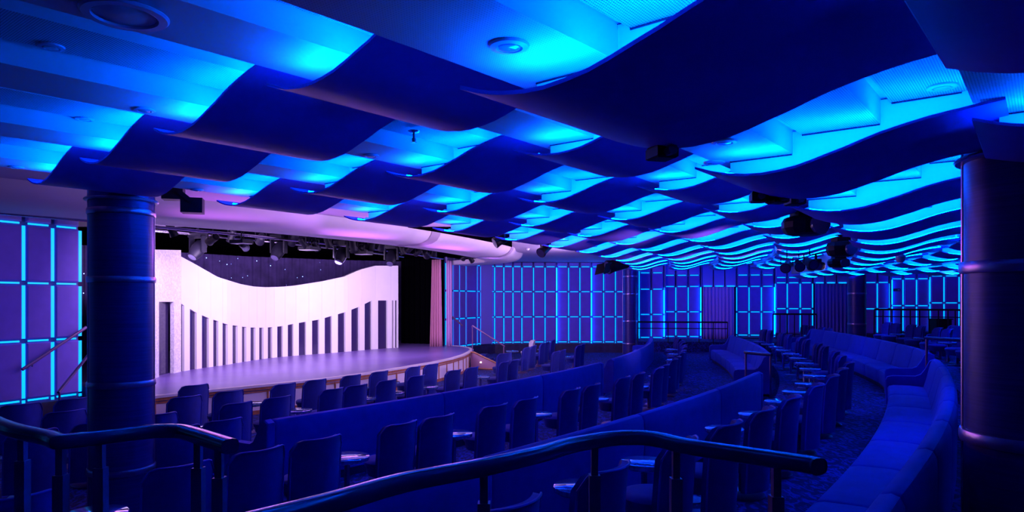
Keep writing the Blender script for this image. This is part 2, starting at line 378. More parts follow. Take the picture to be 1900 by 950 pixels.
# linear grille band in the flat ceiling on the stage side of the waves
b = MB()
for i in range(150):
    a = -43+i*.235
    p, q = pol(44.35, a, OC), pol(44.75, a, OC)
    b.tube([(p[0], p[1], EYE+1.70), (q[0], q[1], EYE+1.70)], .018, 4)
tag(b.build('ceiling_grille', M['downring'], fix=False), 'long curved linear air grille beside the first row of ceiling waves', 'air grille')

# ------------------------------------------------------------------ stepped wave ceiling
R4, A0, DA, DU = 49.90, -40.93, 2.736, 1.683
def tipz(u): return 1.30 if u <= 4 else (.938 if u == 5 else 1.02)
prof = [(R4-3*DU-.02, 1.80)]
for u in range(1, 10):
    R = R4+(u-4)*DU; z = tipz(u)
    prof += [(R+.00, z+.12), (R+.57, z+.12), (R+.57, z+.29), (R+.63, z+.29), (R+.63, z+.25), (R+1.14, z+.25), (R+1.14, z+.42), (R+1.20, z+.42), (R+1.20, z+.38), (R+1.66, z+.38)]
    if u < 9: prof += [(R+1.683, tipz(u+1)+.12)]
b = MB(); NA = 80; a_lo, a_hi = -62, -9.2
for j in range(len(prof)-1):
    (r0, z0), (r1, z1) = prof[j], prof[j+1]
    flat = abs(z0-z1) < .01 and r1-r0 > .2
    rows = [[(*pol(r, a_lo+(a_hi-a_lo)*i/NA, OC), EYE+z) for i in range(NA+1)] for r, z in ((r0, z0), (r1, z1))]
    b.grid(rows, 1 if flat else 0, sm=False)
struct(b.build('ceiling_steps', [M['ceil'], M['perf']], fix=False))

# one wave panel: sheet (own mesh) > board, light_strip, bracket
PT = [(0, .010), (.05, -.008), (.11, -.030), (.18, -.050), (.25, -.065), (.37, -.083), (.48, -.088), (.59, -.080), (.70, -.065), (.80, -.040), (.90, -.010), (1.0, .018), (1.12, .058), (1.21, .085), (1.34, .115), (1.46, .138), (1.56, .152), (1.62, .158)]
PT5 = PT+[(1.72, .172), (1.84, .186)]
DV = 1.50   # degrees wide
def wave(u, k, label, group):
    R = R4+(u-4)*DU; a0 = A0+DA*k; z = tipz(u); th = .018; PT = globals()['PT5' if u in (5, 6, 7) else 'PT']
    cx, cy = pol(R+.8, a0+DV/2, OC); o0 = Vector((cx, cy, EYE+z))
    def P(t, v, h): x, y = pol(R+t, a0+v, OC); return (x-o0.x, y-o0.y, h)
    secs = []
    nv = 4
    for t, h in PT:
        secs.append([P(t, DV*i/nv, h) for i in range(nv+1)]+[P(t, DV*i/nv, h+th) for i in range(nv, -1, -1)])
    root = MB().loft(secs, sm=True).build('ceiling_wave_panel', M['sheet'], loc=o0)
    tag(root, label, 'ceiling panel', group)
    vb = math.degrees(.42/R)*1.0
    vt = math.degrees(.03/R)
    low = [(t, h+.03) for t, h in PT if t >= .11]
    secs = [[P(t, vb, h), P(t, vb+vt, h), P(t, vb+vt, .46), P(t, vb, .46)] for t, h in low]
    MB().loft(secs).build('side_board', M['board'], root)
    # LED strip lying on the near ledge
    v0, v1 = math.degrees(.13/R), math.degrees(.19/R)
    secs = [[P(t, v0, h+.02), P(t, v1, h+.02), P(t, v1, h+.035), P(t, v0, h+.035)] for t, h in PT[3:-1]]
    MB().loft(secs).build('light_strip', M['strip'], root)
    # shadow gap where the board meets the stepped ceiling: one thin dark line following the steps
    g = [(.11, .112), (.565, .112), (.565, .28), (.635, .28), (.635, .242), (1.135, .242), (1.135, .41), (1.205, .41), (1.205, .372), (1.60, .372)]
    e = math.degrees(.006/R)
    MB().tube([P(t, vb-e, h) for t, h in g], .005, 4).build('shadow_gap', M['black'], root)
    # small gusset bracket at the tip
    b = MB(); q = [P(.06, vb*.86, .01), P(.20, vb*.86, -.03), P(.20, vb*.86, .0), P(.12, vb*.86, .03)]
    q2 = [P(.06, vb*.92, .01), P(.20, vb*.92, -.03), P(.20, vb*.92, .0), P(.12, vb*.92, .03)]
    b.loft([q, q2]).build('bracket', M['board'], root)
    return root
KMAX = 11
grid_ = []
for u in range(1, 9):
    row = []
    for k in range(0, KMAX+1):
        R = R4+(u-4)*DU; vis = False
        for t in (0, .5, 1.6):
            for v in (0, .75, 1.5):
                x, y = pol(R+t, A0+DA*k+v, OC); q = proj(x, y, tipz(u)+.05)
                if q and -60 < q[0] < 1960 and -80 < q[1] < 950: vis = True
        if vis: row.append(k)
    for i, k in enumerate(row):
        rown = ['nearest the stage', 'second from the stage', 'third from the stage', 'fourth from the stage', 'fifth from the stage', 'sixth from the stage', 'seventh from the stage', 'farthest from the stage'][u-1]
        wave(u, k, 'blue ceiling wave panel, %s in the row %s' % (ordl(i, len(row)), rown), 'wave panels hanging under the stepped ceiling')

# downlights in the soffits
def downlight(x, y, z, r, label, lens=True):
    t = thing('downlight', label, 'downlight', (x, y, z), 0, 'round downlights in the stepped ceiling')
    MB().lathe([(r*.62, -.004), (r*.66, -.014), (r*.95, -.010), (r, -.002), (r, .0)], n=32).build('trim_ring', M['downring'], t)
    MB().lathe([(.001, -.016), (r*.3, -.018), (r*.52, -.014), (r*.56, -.004)], n=28).build('lens', M['downlens'], t)
    return t
t = thing('ceiling_speaker', 'large round flush speaker grille in the ceiling at top left', 'ceiling speaker', (*at(232, 25, 1.42), EYE+1.415))
MB().lathe([(.145, -.002), (.15, -.015), (.19, -.014), (.20, -.004), (.20, .0)], n=48).build('trim_ring', M['downring'], t)
MB().lathe([(.001, -.006), (.135, -.006), (.146, -.001)], n=40).build('speaker_grille', M['perf'], t)
def ceil_z(x, y):
    R = ra((x, y), OC)[0]
    for j in range(len(prof)-1):
        if prof[j][0] <= R <= prof[j+1][0] and prof[j+1][0]-prof[j][0] > .2: return prof[j][1]
    return None
def down_at(px, py, r, label):
    best = None
    for i in range(300):
        z = .9+i*.003; x, y = at(px, py, z); c = ceil_z(x, y)
        if c is not None and (best is None or abs(c-z) < best[0]): best = (abs(c-z), x, y, c)
    if best and best[0] < .05: downlight(best[1], best[2], EYE+best[3]-.001, r, label)
for px, py, r, lb in ((95, 85, .075, 'left of the round speaker'), (157, 220, .075, 'on the left, lower of two by the shortest wave'), (268, 203, .075, 'just left of the third wave of the first column'), (945, 83, .085, 'large in view, above the centre wave'), (1748, 160, .085, 'above the right column'), (1344, 262, .085, 'right of the black bracket under the biggest wave'), (688, 288, .08, 'left of the sprinkler between waves'), (365, 352, .08, 'above the black moving light by the left column'), (1325, 300, .08, 'just below another right of the biggest wave'), (30, 310, .075, 'at the far left edge above the grille')):
    down_at(px, py, r, 'round recessed ceiling downlight '+lb)
# sprinklers / detectors hanging between waves
for px, py, z, lb in ((768, 243, 1.52, 'under the ceiling between the second and third wave columns'), (1070, 412, 1.40, 'far off among the small waves at centre')):
    x, y = at(px, py, z)
    t = thing('sprinkler', 'small chrome sprinkler head '+lb, 'sprinkler', (x, y, EYE+z), 0, 'sprinklers')
    MB().lathe([(.055, 0), (.05, -.012), (.02, -.018)][::-1], n=20).build('escutcheon', M['chrome'], t)
    b = MB(); b.lathe([(.012, -.10), (.02, -.095), (.02, -.07), (.012, -.06), (.012, -.01)], n=12); b.box((0, 0, -.105), (.05, .008, .006)); b.build('head', M['chrome'], t)

# ------------------------------------------------------------------ columns
def column(px, Y, r, label, top, base, flange=.0):
    x, y = atY(px, Y)
    t = thing('round_column', label, 'column', (x, y, base))
    H = EYE+top-base
    MB().lathe([(r, 0), (r, H)], n=56).build('shaft', M['column'], t)
    for z in (1.07, .24, -1.04, -2.1):
        zz = EYE+z-base
        if 0 < zz < H-.1:
            w = .035*r/.34; MB().lathe([(r*1.005, zz-w), (r*1.06, zz-w), (r*1.075, zz-w*.6), (r*1.075, zz+w*.6), (r*1.06, zz+w), (r*1.005, zz+w)], n=56, cap=False).build('band_ring', M['metal'], t)
    # slim vertical joint ribs
    for aa in (math.atan2(-y, -x)-1.50, math.atan2(-y, -x)+1.50):
        b = MB(); b.tube([(r*math.cos(aa), r*math.sin(aa), .02), (r*math.cos(aa), r*math.sin(aa), H-.02)], .012*r/.34, 6); b.build('joint_rib', M['metal'], t)
    MB().lathe([(r, H-.12-.1*flange), (r*1.13, H-.115-.1*flange), (r*1.16, H-.10-.1*flange), (r*1.13, H-.085-.1*flange), (r, H-.08-.1*flange)], n=56, cap=False).build('capital_ring', M['downring'] if flange else M['metal'], t)
    return t
column(226, 8.5, .355, 'thick round blue column with metal bands left of the stage', 1.42, 0, 1)
column(1169, 32.3, .34, 'slim far column with copper bands in front of the lit wall at centre', 1.5, 0)
column(1590, 28.6, .34, 'far banded column between the indigo curtain and the right railing', 1.5, 0)
column(1915, 5.1, .43, 'big dark banded column cut by the right edge of the frame', 1.16, 0)

# ------------------------------------------------------------------ stage
ZS = -1.95
edge = [pol(38.85, -34.6), pol(38.8, -32.7), pol(38.9, -31.1), pol(39.2, -29.1), pol(39.5, -27.2), pol(39.65, -25), pol(39.7, -22.5), pol(39.75, -20), pol(39.73, -18), pol(39.6, -16), (-1.62, 25.2), (-1.58, 26.4), (-1.75, 27.4), (-2.15, 28.25), (-2.8, 28.75)]
rear = [(-3.2, 38), (-19, 38), (-19, 15.5), (-9.6, 15.3), (-8.6, 14.2)]
st = MB().prism(edge+rear, 0, EYE+ZS)
stage = tag(st.build('stage', M['stagefloor']), 'raised stage with a purple-lit grey floor and curved white front', 'stage')
E3 = [Vector((p[0], p[1], 0)) for p in edge]
dense = []
for i in range(len(edge)-1):
    for s in range(4): t_ = s/4; dense.append((edge[i][0]*(1-t_)+edge[i+1][0]*t_, edge[i][1]*(1-t_)+edge[i+1][1]*t_))
dense.append(edge[-1])
def offs(path, d):
    out = []
    for i, p in enumerate(path):
        a = Vector(path[max(i-1, 0)]); c = Vector(path[min(i+1, len(path)-1)]); q = (c-a).normalized(); out.append((p[0]+q.y*d, p[1]-q.x*d))
    return out
def band(path, d0, d1, z0, z1, name, m, par):
    A_, B_ = offs(path, d0), offs(path, d1)
    secs = [[(p[0], p[1], z0), (q[0], q[1], z0), (q[0], q[1], z1), (p[0], p[1], z1)] for p, q in zip(A_, B_)]
    return MB().loft(secs).build(name, m, par)
HS = EYE+ZS
band(dense, .0, .03, .08, HS-.1, 'fascia', M['fascia'], stage)
band(dense, -.04, .09, HS-.04, HS+.012, 'edge_trim', M['fascia'], stage)
band(dense, .0, .07, HS-.10, HS-.04, 'wood_trim', M['wood'], stage)
band(dense, .0, .045, HS-.16, HS-.125, 'wood_trim', M['wood'], stage)
band(dense, .0, .05, .0, .09, 'wood_trim', M['wood'], stage)
tot = 0; last = None; o1 = offs(dense, .035); acc = 0
for i in range(len(o1)-1):
    a, c = Vector(o1[i]), Vector(o1[i+1]); L = (c-a).length
    while acc < L:
        q = a+(c-a)*(acc/L); MB().box((q.x, q.y, (HS-.12+.08)/2), (.035, .035, HS-.2), math.atan2((c-a).y, (c-a).x)).build('divider', M['wood'], stage); acc += .62
    acc -= L
# stage steps with rails, both sides
def steps(base, d, label, rlabel, flip=1):
    d = Vector(d).normalized(); s = Vector((d.y, -d.x))*flip; z = HS
    t = thing('stage_steps', label, 'steps', (base[0], base[1], 0), 0)
    for k in range(4):
        h = z*(4-k)/5; m = MB(); c = d*(.28*k+.14)+s*.45
        m.box((c.x, c.y, h/2), (.28, .9, h), math.atan2(d.y, d.x)); m.build('step', M['carpet'], t)
    q = [(0, 0), (0, z), (.12, z), (1.45, .12), (1.45, 0)]
    m = MB(); f = lambda u, w, h: (d.x*u+s.x*w, d.y*u+s.y*w, h)
    m.loft([[f(u, -.06, h) for u, h in q], [f(u, 0, h) for u, h in q]]); m.build('side_panel', M['mauve'], t)
    m = MB(); m.tube([f(0, -.075, z-.01), f(.14, -.075, z-.01), f(1.5, -.075, .1)], .03, 6); m.tube([f(.0, -.075, .05), f(1.45, -.075, .05)], .025, 6); m.build('wood_trim', M['wood'], t)
    m = MB(); p = f(.42, -.07, .28); m.box(p, (.05, .05, .05), math.atan2(d.y, d.x)); m.build('step_light', M['lampwhite'], t)
    r = thing('handrail', rlabel, 'handrail', (base[0], base[1], 0))
    m = MB(); m.tube([f(.02, -.02, z+.92), f(.06, -.02, z+.97), f(.12, -.02, z+.93), f(1.30, -.02, .92), f(1.36, -.02, .88)], .028, 8); m.build('top_rail', M['post'], r)
    for u, h0, h1 in ((.05, z, z+.96), (1.32, .08, .92)):
        m = MB(); m.tube([f(u, -.02, h0), f(u, -.02, h1)], .02, 8); m.build('post', M['post'], r)
    return t
steps((-1.5, 25.3), (.80, -.35), 'small flight of steps at the right end of the stage with mauve side panel', 'pink-lit metal handrail on the right stage steps', -1)
steps((-8.45, 13.9), (.10, -1), 'small flight of steps at the left end of the stage behind the column', 'nearer sloping metal handrail of the left stage steps', -1)
def wall_rail(p, q, label, n=2):
    r = thing('wall_handrail', label, 'handrail', (0, 0, 0))
    MB().tube([p, q], .035, 8).build('top_rail', M['post'], r)
    for s in (.15, .85):
        c = Vector(p).lerp(Vector(q), s); MB().tube([c, c+Vector((-.06 if p[0] < -5 else .05, .08, -.08))], .015, 6).build('bracket', M['post'], r)
wall_rail((*atY(41, 13.75), EYE-1.42), (*atY(160, 15.0), EYE-.62), 'sloping handrail fixed to the left lit wall beside the stage')
wall_rail((*atY(831, 28.6), EYE-.58), (*atY(858, 28.9), EYE-1.12), 'sloping handrail fixed to the lit wall right of the stage curtain')

# ------------------------------------------------------------------ stage set: white keyboard wall
SB = [(250, 718, 16.2), (283, 703, 16.7), (337, 689.5, 18.37), (362, 685, 18.95), (421, 677, 20.25), (460, 670.5, 21.4), (505, 664, 22.67), (547, 660, 23.5), (589, 657, 24.22), (640, 653, 25.2), (697, 649, 26.6), (739, 645, 27.45)]
def lerp_tab(tab, x, c=1):
    for i in range(len(tab)-1):
        if x <= tab[i+1][0] or i == len(tab)-2:
            t = (x-tab[i][0])/(tab[i+1][0]-tab[i][0]); return tab[i][c]*(1-t)+tab[i+1][c]*t
def base_xy(px): return Vector(atY(px, lerp_tab(SB, px, 2)))
TOPP = [(336, 476), (362, 490), (404, 514), (446, 527), (470, 531.5), (493, 533), (520, 532.3), (547, 530), (598, 522), (640, 513), (655, 506), (669.5, 500), (697, 493), (739, 493)]
KEYT = [(336, 563.5), (364, 580), (386.5, 590), (405, 596), (422, 602), (440, 604.5), (457, 607), (474, 608), (489, 608), (505, 607), (524, 605), (544, 601), (567, 597), (592, 593), (616, 586), (641, 579), (666.5, 569), (690, 557.5), (739, 557.5)]
def zrel(px, py): return (555-py)/1267*lerp_tab(SB, px, 2)
KEYS = [(336.5, 342), (352.4, 365), (374.7, 387.4), (395.8, 405), (413, 422.7), (431.6, 441), (449, 457), (465, 474), (481, 489), (497, 505), (514.5, 524.6), (534, 544.4), (554.5, 567.6), (579, 592), (602.5, 615.6), (627, 641), (652, 666.5), (676.6, 690), (701.5, 718.7), (727.5, 730.5), (733, 737)]
set_root = thing('stage_set', 'curved white piano-keyboard stage set wall on the stage', 'stage set', (*base_xy(500), HS))
sr = Vector((*base_xy(500), HS))
def slab(x0, x1, zl, zh, name, m, back=0.0, th=.10, par=None, step=6, rt=None):
    n = max(1, int((x1-x0)/step)); secs = []
    for i in range(n+1):
        x = x0+(x1-x0)*i/n; p = base_xy(x); d = (base_xy(x+1)-base_xy(x-1)).normalized(); nr = Vector((-d.y, d.x))
        if nr.dot(p) < 0: nr = -nr
        a, c = p+nr*back, p+nr*(back+th); l = zl(x) if callable(zl) else zl; h = zh(x) if callable(zh) else zh
        secs.append([(a.x-sr.x, a.y-sr.y, EYE+l-sr.z), (c.x-sr.x, c.y-sr.y, EYE+l-sr.z), (c.x-sr.x, c.y-sr.y, EYE+h-sr.z), (a.x-sr.x, a.y-sr.y, EYE+h-sr.z)])
    return MB().loft(secs).build(name, m, par or set_root)
ztop = lambda x: zrel(x, lerp_tab(TOPP, x)); zkey = lambda x: zrel(x, lerp_tab(KEYT, x))
# upper band in boards with hairline joints, key-wide
joints = [336.2, 368, 391, 413, 430, 447, 462, 477, 493, 509, 529, 549, 573, 597, 622, 646, 671, 696.5, 725, 739]
for i in range(len(joints)-1):
    slab(joints[i]+.12, joints[i+1]-.12, zkey, ztop, 'upper_board', M['white'])
prev = 336.2
for x0, x1 in KEYS:
    if x0-prev > .5: slab(prev, x0, ZS, zkey, 'white_key', M['white'], step=30)
    slab(x0, x1, ZS, zkey, 'black_key', M['key'], back=.07, th=.04, step=30); prev = x1
slab(prev, 739, ZS, zkey, 'white_key', M['white'], step=30)
# glittering left return with its dark doorway
gl = thing('glitter_panel', 'pale glittering set panel with a dark doorway left of the keyboard wall', 'stage set', (*base_xy(300), HS)); sr = Vector((*base_xy(300), HS))
gz = lambda x: zrel(x, 463+.02*(x-283))
slab(225, 295, ZS, gz, 'side_board', M['glitter'], par=gl); slab(295, 323, lambda x: zrel(x, 560), gz, 'lintel', M['glitter'], par=gl); slab(323, 336, ZS, gz, 'side_board', M['glitter'], par=gl)
slab(294, 324, ZS, lambda x: zrel(x, 559), 'doorway_back', M['key'], back=.16, th=.04, par=gl)

# star cloth, side drapes
def drape_arc(pts, z0, z1, m, name, label, folds=40, amp=.05):
    n = folds*6; rows = []; P = [Vector(p) for p in pts]
    for z in (z0, (z0+z1)/2, z1):
        row = []
        for i in range(n+1):
            s = i/n*(len(P)-1); k = min(int(s), len(P)-2); q = P[k].lerp(P[k+1], s-k)
            row.append((q.x, q.y+amp*math.sin(i/n*folds*2*PI), z))
        rows.append(row)
    o = MB().grid(rows).build(name, m, fix=False); return tag(o, label, 'drape')
M['starcloth'] = mat('star_cloth', (.10, .065, .26), .9, noise=.25, nscale=3)
scp = [(-14.5, 21.5), (-13.3, 25), (-11, 28.5), (-8, 31), (-4.6, 32.5)]
sc = drape_arc(scp, HS, EYE+2.0, M['starcloth'], 'star_cloth', 'dark star cloth backdrop with tiny points of light above the set', 46, .06)
random.seed(11); b = MB()
for i in range(80):
    s = random.random()*(len(scp)-1); k = min(int(s), 3); q = Vector(scp[k]).lerp(Vector(scp[k+1]), s-k)
    z = EYE+random.uniform(-.2, 1.7); q = q*(1-.12/q.length); e = random.choice((.008, .012, .02))
    b.add([(q.x-e, q.y, z), (q.x, q.y, z-e), (q.x+e, q.y, z), (q.x, q.y, z+e), (q.x, q.y-e, z)], [(0, 1, 4), (1, 2, 4), (2, 3, 4), (3, 0, 4)])
o = b.build('star_light', M['star'], sc, fix=False); o['kind'] = 'stuff'
drape_arc([(-4.9, 30.2), (-3.4, 29.6)], HS, EYE+1.9, M['blacksoft'], 'black_drape', 'black masking drape closing the right wing of the stage', 6, .06)
curtain((-3.36, 28.15), (-2.86, 27.9), HS, EYE+1.62, M['pinkdrape'], 'rose pink stage curtain gathered at the right side of the stage', 5, .08, gather=.25)
curtain((-9.35, 15.15), (-8.9, 15.75), HS, EYE+1.5, M['pinkdrape'], 'rose pink stage curtain gathered at the left side behind the column', 5, .07, gather=.2)
curtain((-2.72, 28.2), (-2.5, 28.5), HS, EYE+1.6, M['purpledrape'], 'dark plum leg drape beside the pink right stage curtain', 3, .05)

# ------------------------------------------------------------------ proscenium soffit with a rounded nose
inner = [pol(38.9, -44), pol(38.9, -40), pol(39.0, -36), pol(39.25, -33), pol(39.7, -30), pol(39.95, -27), pol(40.05, -24), pol(40.05, -21), pol(40.0, -18), pol(39.95, -15.5), pol(39.85, -13.6), (-1.05, 26.4), (-1.25, 26.9), (-1.6, 27.5), (-2.1, 28.2), (-2.6, 28.8)]
outer = [pol(40.4, -44), pol(40.5, -40), pol(40.65, -36), pol(40.85, -33), pol(41.05, -30), pol(41.2, -27), pol(41.3, -24), pol(41.35, -21), pol(41.4, -18), pol(41.4, -15.5), (.18, 25.9), (.42, 26.8), (.40, 27.8), (.05, 28.8), (-.6, 29.9), (-1.6, 31)]
def resamp(path, m):
    P = [Vector(p) for p in path]; out = []
    for i in range(m+1):
        s = i/m*(len(P)-1); k = min(int(s), len(P)-2); t = s-k
        p0_, p1_, p2_, p3_ = P[max(k-1, 0)], P[k], P[k+1], P[min(k+2, len(P)-1)]
        out.append(.5*((2*p1_)+(-p0_+p2_)*t+(2*p0_-5*p1_+4*p2_-p3_)*t*t+(-p0_+3*p1_-3*p2_+p3_)*t**3))
    return out
NI, NO = resamp(inner, 75), resamp(outer, 75)
NP = [(0, 1.62), (0, 1.45), (.08, 1.44), (.20, 1.47), (.30, 1.455), (.62, 1.46), (.78, 1.50), (.90, 1.58), (.97, 1.70), (1.0, 1.85), (1.0, 1.9)]
def nose_rows(i0, i1, bulge=0):
    return [[(i.x+(o.x-i.x)*s*(1+bulge), i.y+(o.y-i.y)*s*(1+bulge), EYE+z-bulge*.3) for s, z in NP] for i, o in zip(NI[i0:i1+1], NO[i0:i1+1])]
b = MB(); b.grid(nose_rows(0, 75)); nose = struct(b.build('proscenium_soffit', M['nose'], fix=False))
for i in (30, 44,):
    MB().grid(nose_rows(i, i+1, .012)).build('soffit_joint', M['nosejoint'], nose, fix=False)
# black underside of the fly space inside the nose
struct(MB().box((-8, 27.5, EYE+1.79), (16, 21, .02)).build('ceiling_fly', M['blacksoft']))

# ------------------------------------------------------------------ stage lighting rig
for j, (R, a0, a1, z) in enumerate(((38.4, -37, -14, 1.50), (37.1, -33, -15, 1.55))):
    p = [(*pol(R, a0+(a1-a0)*i/24), EYE+z) for i in range(25)]
    tag(MB().tube(p, .03, 8).build('lighting_bar', M['chrome']), ['front curved lighting bar under the proscenium', 'rear curved lighting bar over the stage'][j], 'lighting bar')
def aim(o, to, axis='-Z'):
    o.rotation_euler = (Vector(to)-o.location).to_track_quat('-Z', 'Y').to_euler()
def moving_head(px, py, Y, label, s=1.25, tilt=.5, yaw=0):
    x, y = atY(px, Y); z = (555-py)/1267*Y
    t = thing('moving_head_light', label, 'stage light', (x, y, EYE+z), yaw, 'moving head lights over the stage'); t.scale = (s, s, s)
    b = MB(); b.box((0, 0, .30), (.30, .24, .10)); b.tube([(0, 0, .33), (0, 0, (EYE+1.79-t.location.z)/s)], .025, 8); b.build('base', M['black'], t)
    b = MB(); b.box((-.17, 0, .11), (.035, .12, .34)); b.box((.17, 0, .11), (.035, .12, .34)); b.box((0, 0, .255), (.36, .14, .03)); b.build('yoke', M['black'], t)
    secs = []; ct, sn = math.cos(tilt), math.sin(tilt)
    for u, r in ((-.20, .07), (-.16, .12), (-.02, .145), (.12, .125), (.20, .10), (.22, .098)):
        secs.append([(r*math.cos(2*PI*k/20), u*sn+r*math.sin(2*PI*k/20)*ct*-1, -u*ct+r*math.sin(2*PI*k/20)*sn*-1) for k in range(20)])
    MB().loft(secs, sm=True).build('head', M['black'], t)
    c = (0, .225*sn, -.225*ct); vv = [(.085*math.cos(2*PI*k/20), c[1]-.085*math.sin(2*PI*k/20)*ct, c[2]-.085*math.sin(2*PI*k/20)*sn) for k in range(20)]
    MB().add(vv, [tuple(range(20))]).build('lens', M['lens'], t)
    return t
for i, (px, py, Y, w) in enumerate(((367, 463, 16.3, 'nearest the left column'), (517, 465, 17.5, 'above the lowest dip of the set'), (633, 474, 19, 'right of the dip of the set'), (726, 478, 20.5, 'in front of the tall right end of the set'))):
    moving_head(px, py, Y, 'black egg-shaped moving head '+w, 1.15, -.7, -.4+.1*i)
def spot(px, py, Y, label, s=1.0, pitch=-.6, yaw=0., barn=False, grp='small spotlights over the stage', top=1.5):
    x, y = atY(px, Y); z = (555-py)/1267*Y
    t = thing('spotlight', label, 'stage light', (x, y, EYE+z), yaw, grp); t.scale = (s, s, s)
    cp, sp = math.cos(pitch), math.sin(pitch)
    f = lambda r, u, k, n=16: (r*math.cos(2*PI*k/n), u*cp-r*math.sin(2*PI*k/n)*sp, u*sp+r*math.sin(2*PI*k/n)*cp)
    MB().loft([[f(r, u, k) for k in range(16)] for u, r in ((-.17, .05), (-.14, .085), (.10, .09), (.17, .105), (.18, .10))], sm=True).build('body', M['black'], t)
    MB().add([f(.088, .181, k) for k in range(16)], [tuple(range(16))]).build('lens', M['lens'], t)
    b = MB()
    for q in (-.115, .115): b.box((q, 0, .07), (.012, .03, .17))
    b.box((0, 0, .155), (.24, .03, .012)); b.tube([(0, 0, .155), (0, 0, max(.2, (top-z)/s))], .012, 6); b.build('yoke', M['black'], t)
    if barn:
        for s1 in (-1, 1):
            b = MB()
            q = [(s1*.09, .17*cp-.08*-sp, .17*sp+.08*cp), (s1*.09, .17*cp+.08*-sp, .17*sp-.08*cp), (s1*.14, .30*cp+.08*-sp, .30*sp-.08*cp), (s1*.14, .30*cp-.08*-sp, .30*sp+.08*cp)]
            b.add(q+[(v[0]+.006, v[1], v[2]) for v in q], [(0, 1, 2, 3), (7, 6, 5, 4), (0, 4, 5, 1), (1, 5, 6, 2), (2, 6, 7, 3), (3, 7, 4, 0)])
            b.build('barn_door', M['black'], t)
    return t
spx = [(318, 425, 15), (395, 443, 15.6), (430, 437, 17), (452, 456, 16), (484, 443, 16.8), (545, 442, 17.5), (562, 450, 17), (585, 455, 17.3), (608, 447, 18), (655, 455, 18.6), (672, 462, 19), (690, 452, 19), (708, 455, 19.6), (745, 461, 20.5), (762, 460, 21), (776, 468, 20.8), (790, 471, 22), (806, 466, 22.5), (862, 477, 24), (873, 480, 24.5)]
for i, (px, py, Y) in enumerate(spx):
    spot(px, py, Y, 'small black rig spotlight, %s along the proscenium' % ordl(i, len(spx)), random.uniform(.8, 1.15), random.choice((-.3, -.7, -1.1)), random.uniform(-1.2, 1.2), top=1.79)
for i, (px, py, Y) in enumerate(((448, 452, 15.8), (573, 464, 17.2), (675, 472, 18.8))):
    x, y = atY(px, Y); z = (555-py)/1267*Y
    t = thing('panel_light', 'square wash light with pale face '+['above the left of the set', 'above the middle of the set', 'above the right of the set'][i], 'stage light', (x, y, EYE+z), -.4, 'flat wash lights over the stage')
    b = MB(); b.box((0, 0, .04), (.40, .34, .08)); b.tube([(0, 0, .08), (0, 0, .34)], .015, 6); b.build('housing', M['black'], t)
    MB().box((0, 0, -.004), (.36, .30, .008)).build('face', M['white'], t)

# lights hanging from the wave ceiling
def rig_box(px, py, Y, label, w=.3, h=.22, s=1.0, top=1.25, drum=False):
    x, y = atY(px, Y); z = (555-py)/1267*Y
    t = thing('hanging_projector', label, 'projector', (x, y, EYE+z), random.uniform(-.3, .3), 'black projectors hung below the ceiling waves')
    b = MB(); q = [(-.5, -.5), (.5, -.5), (.5, .5), (-.5, .5)]
    secs = [[(u*w*k, v*w*1.15*k, zz*h) for u, v in q] for k, zz in ((.80, -.5), (1, -.38), (1, .3), (.86, .5))]
    if drum:
        b = MB(); b.lathe([(w*.30, -h*.5), (w*.44, -h*.42), (w*.52, -h*.12), (w*.52, h*.18), (w*.46, h*.40), (w*.30, h*.5)], n=12, sm=False)
    else: b.loft(secs)
    b.build('housing', M['black'], t)
    if drum: MB().box((0, 0, h*.5+.03), (w*.55, w*.4, .10)).build('yoke', M['black'], t)
    MB().lathe([(.03, h*.5), (.03, max(h*.5+.05, top-z)), (.10, max(h*.5+.055, top-z+.005)), (.10, max(h*.5+.06, top-z+.02))], n=16).build('hanger', M['black'], t)
    secs = [[(w*.22*math.cos(2*PI*k/18), -w*.57-u, -h*.05+w*.22*math.sin(2*PI*k/18)) for k in range(18)] for u in (0, .06)]
    MB().loft(secs, sm=True).build('lens', M['lens'], t)
    return t
rig_box(1494, 419, 10.5, 'big black projector housing hanging among the right-hand waves', .66, .30, drum=True)
rig_box(1560, 462, 13.5, 'black projector below the waves above the far right column', .52, .30, drum=True)
rig_box(1556, 488, 17.5, 'lower black projector just above the far right column', .52, .24, drum=True)
rig_box(1514, 494, 19, 'black projector left of the far right column near the wall top', .48, .24, drum=True)
for i, (px, py, Y) in enumerate(((1460, 494, 18), (1482, 492, 18.3), (1502, 487, 17.4))):
    spot(px, py, Y, ['left', 'middle', 'right'][i]+' one of three small black spots hanging before the far wall', 1.3, -.3, 2.6+.3*i, grp='three spots before the far wall')
for i, (px, py, Y) in enumerate(((1408, 366, 6.0), (1442, 368, 6.0), (1475, 372, 6.3))):
    rig_box(px, py, Y, ['left', 'middle', 'right'][i]+' of three small black lamp housings under the second biggest wave', .14, .09)
t = rig_box(1228, 284, 3.9, 'small black bracket light under the trough of the biggest wave', .13, .075)
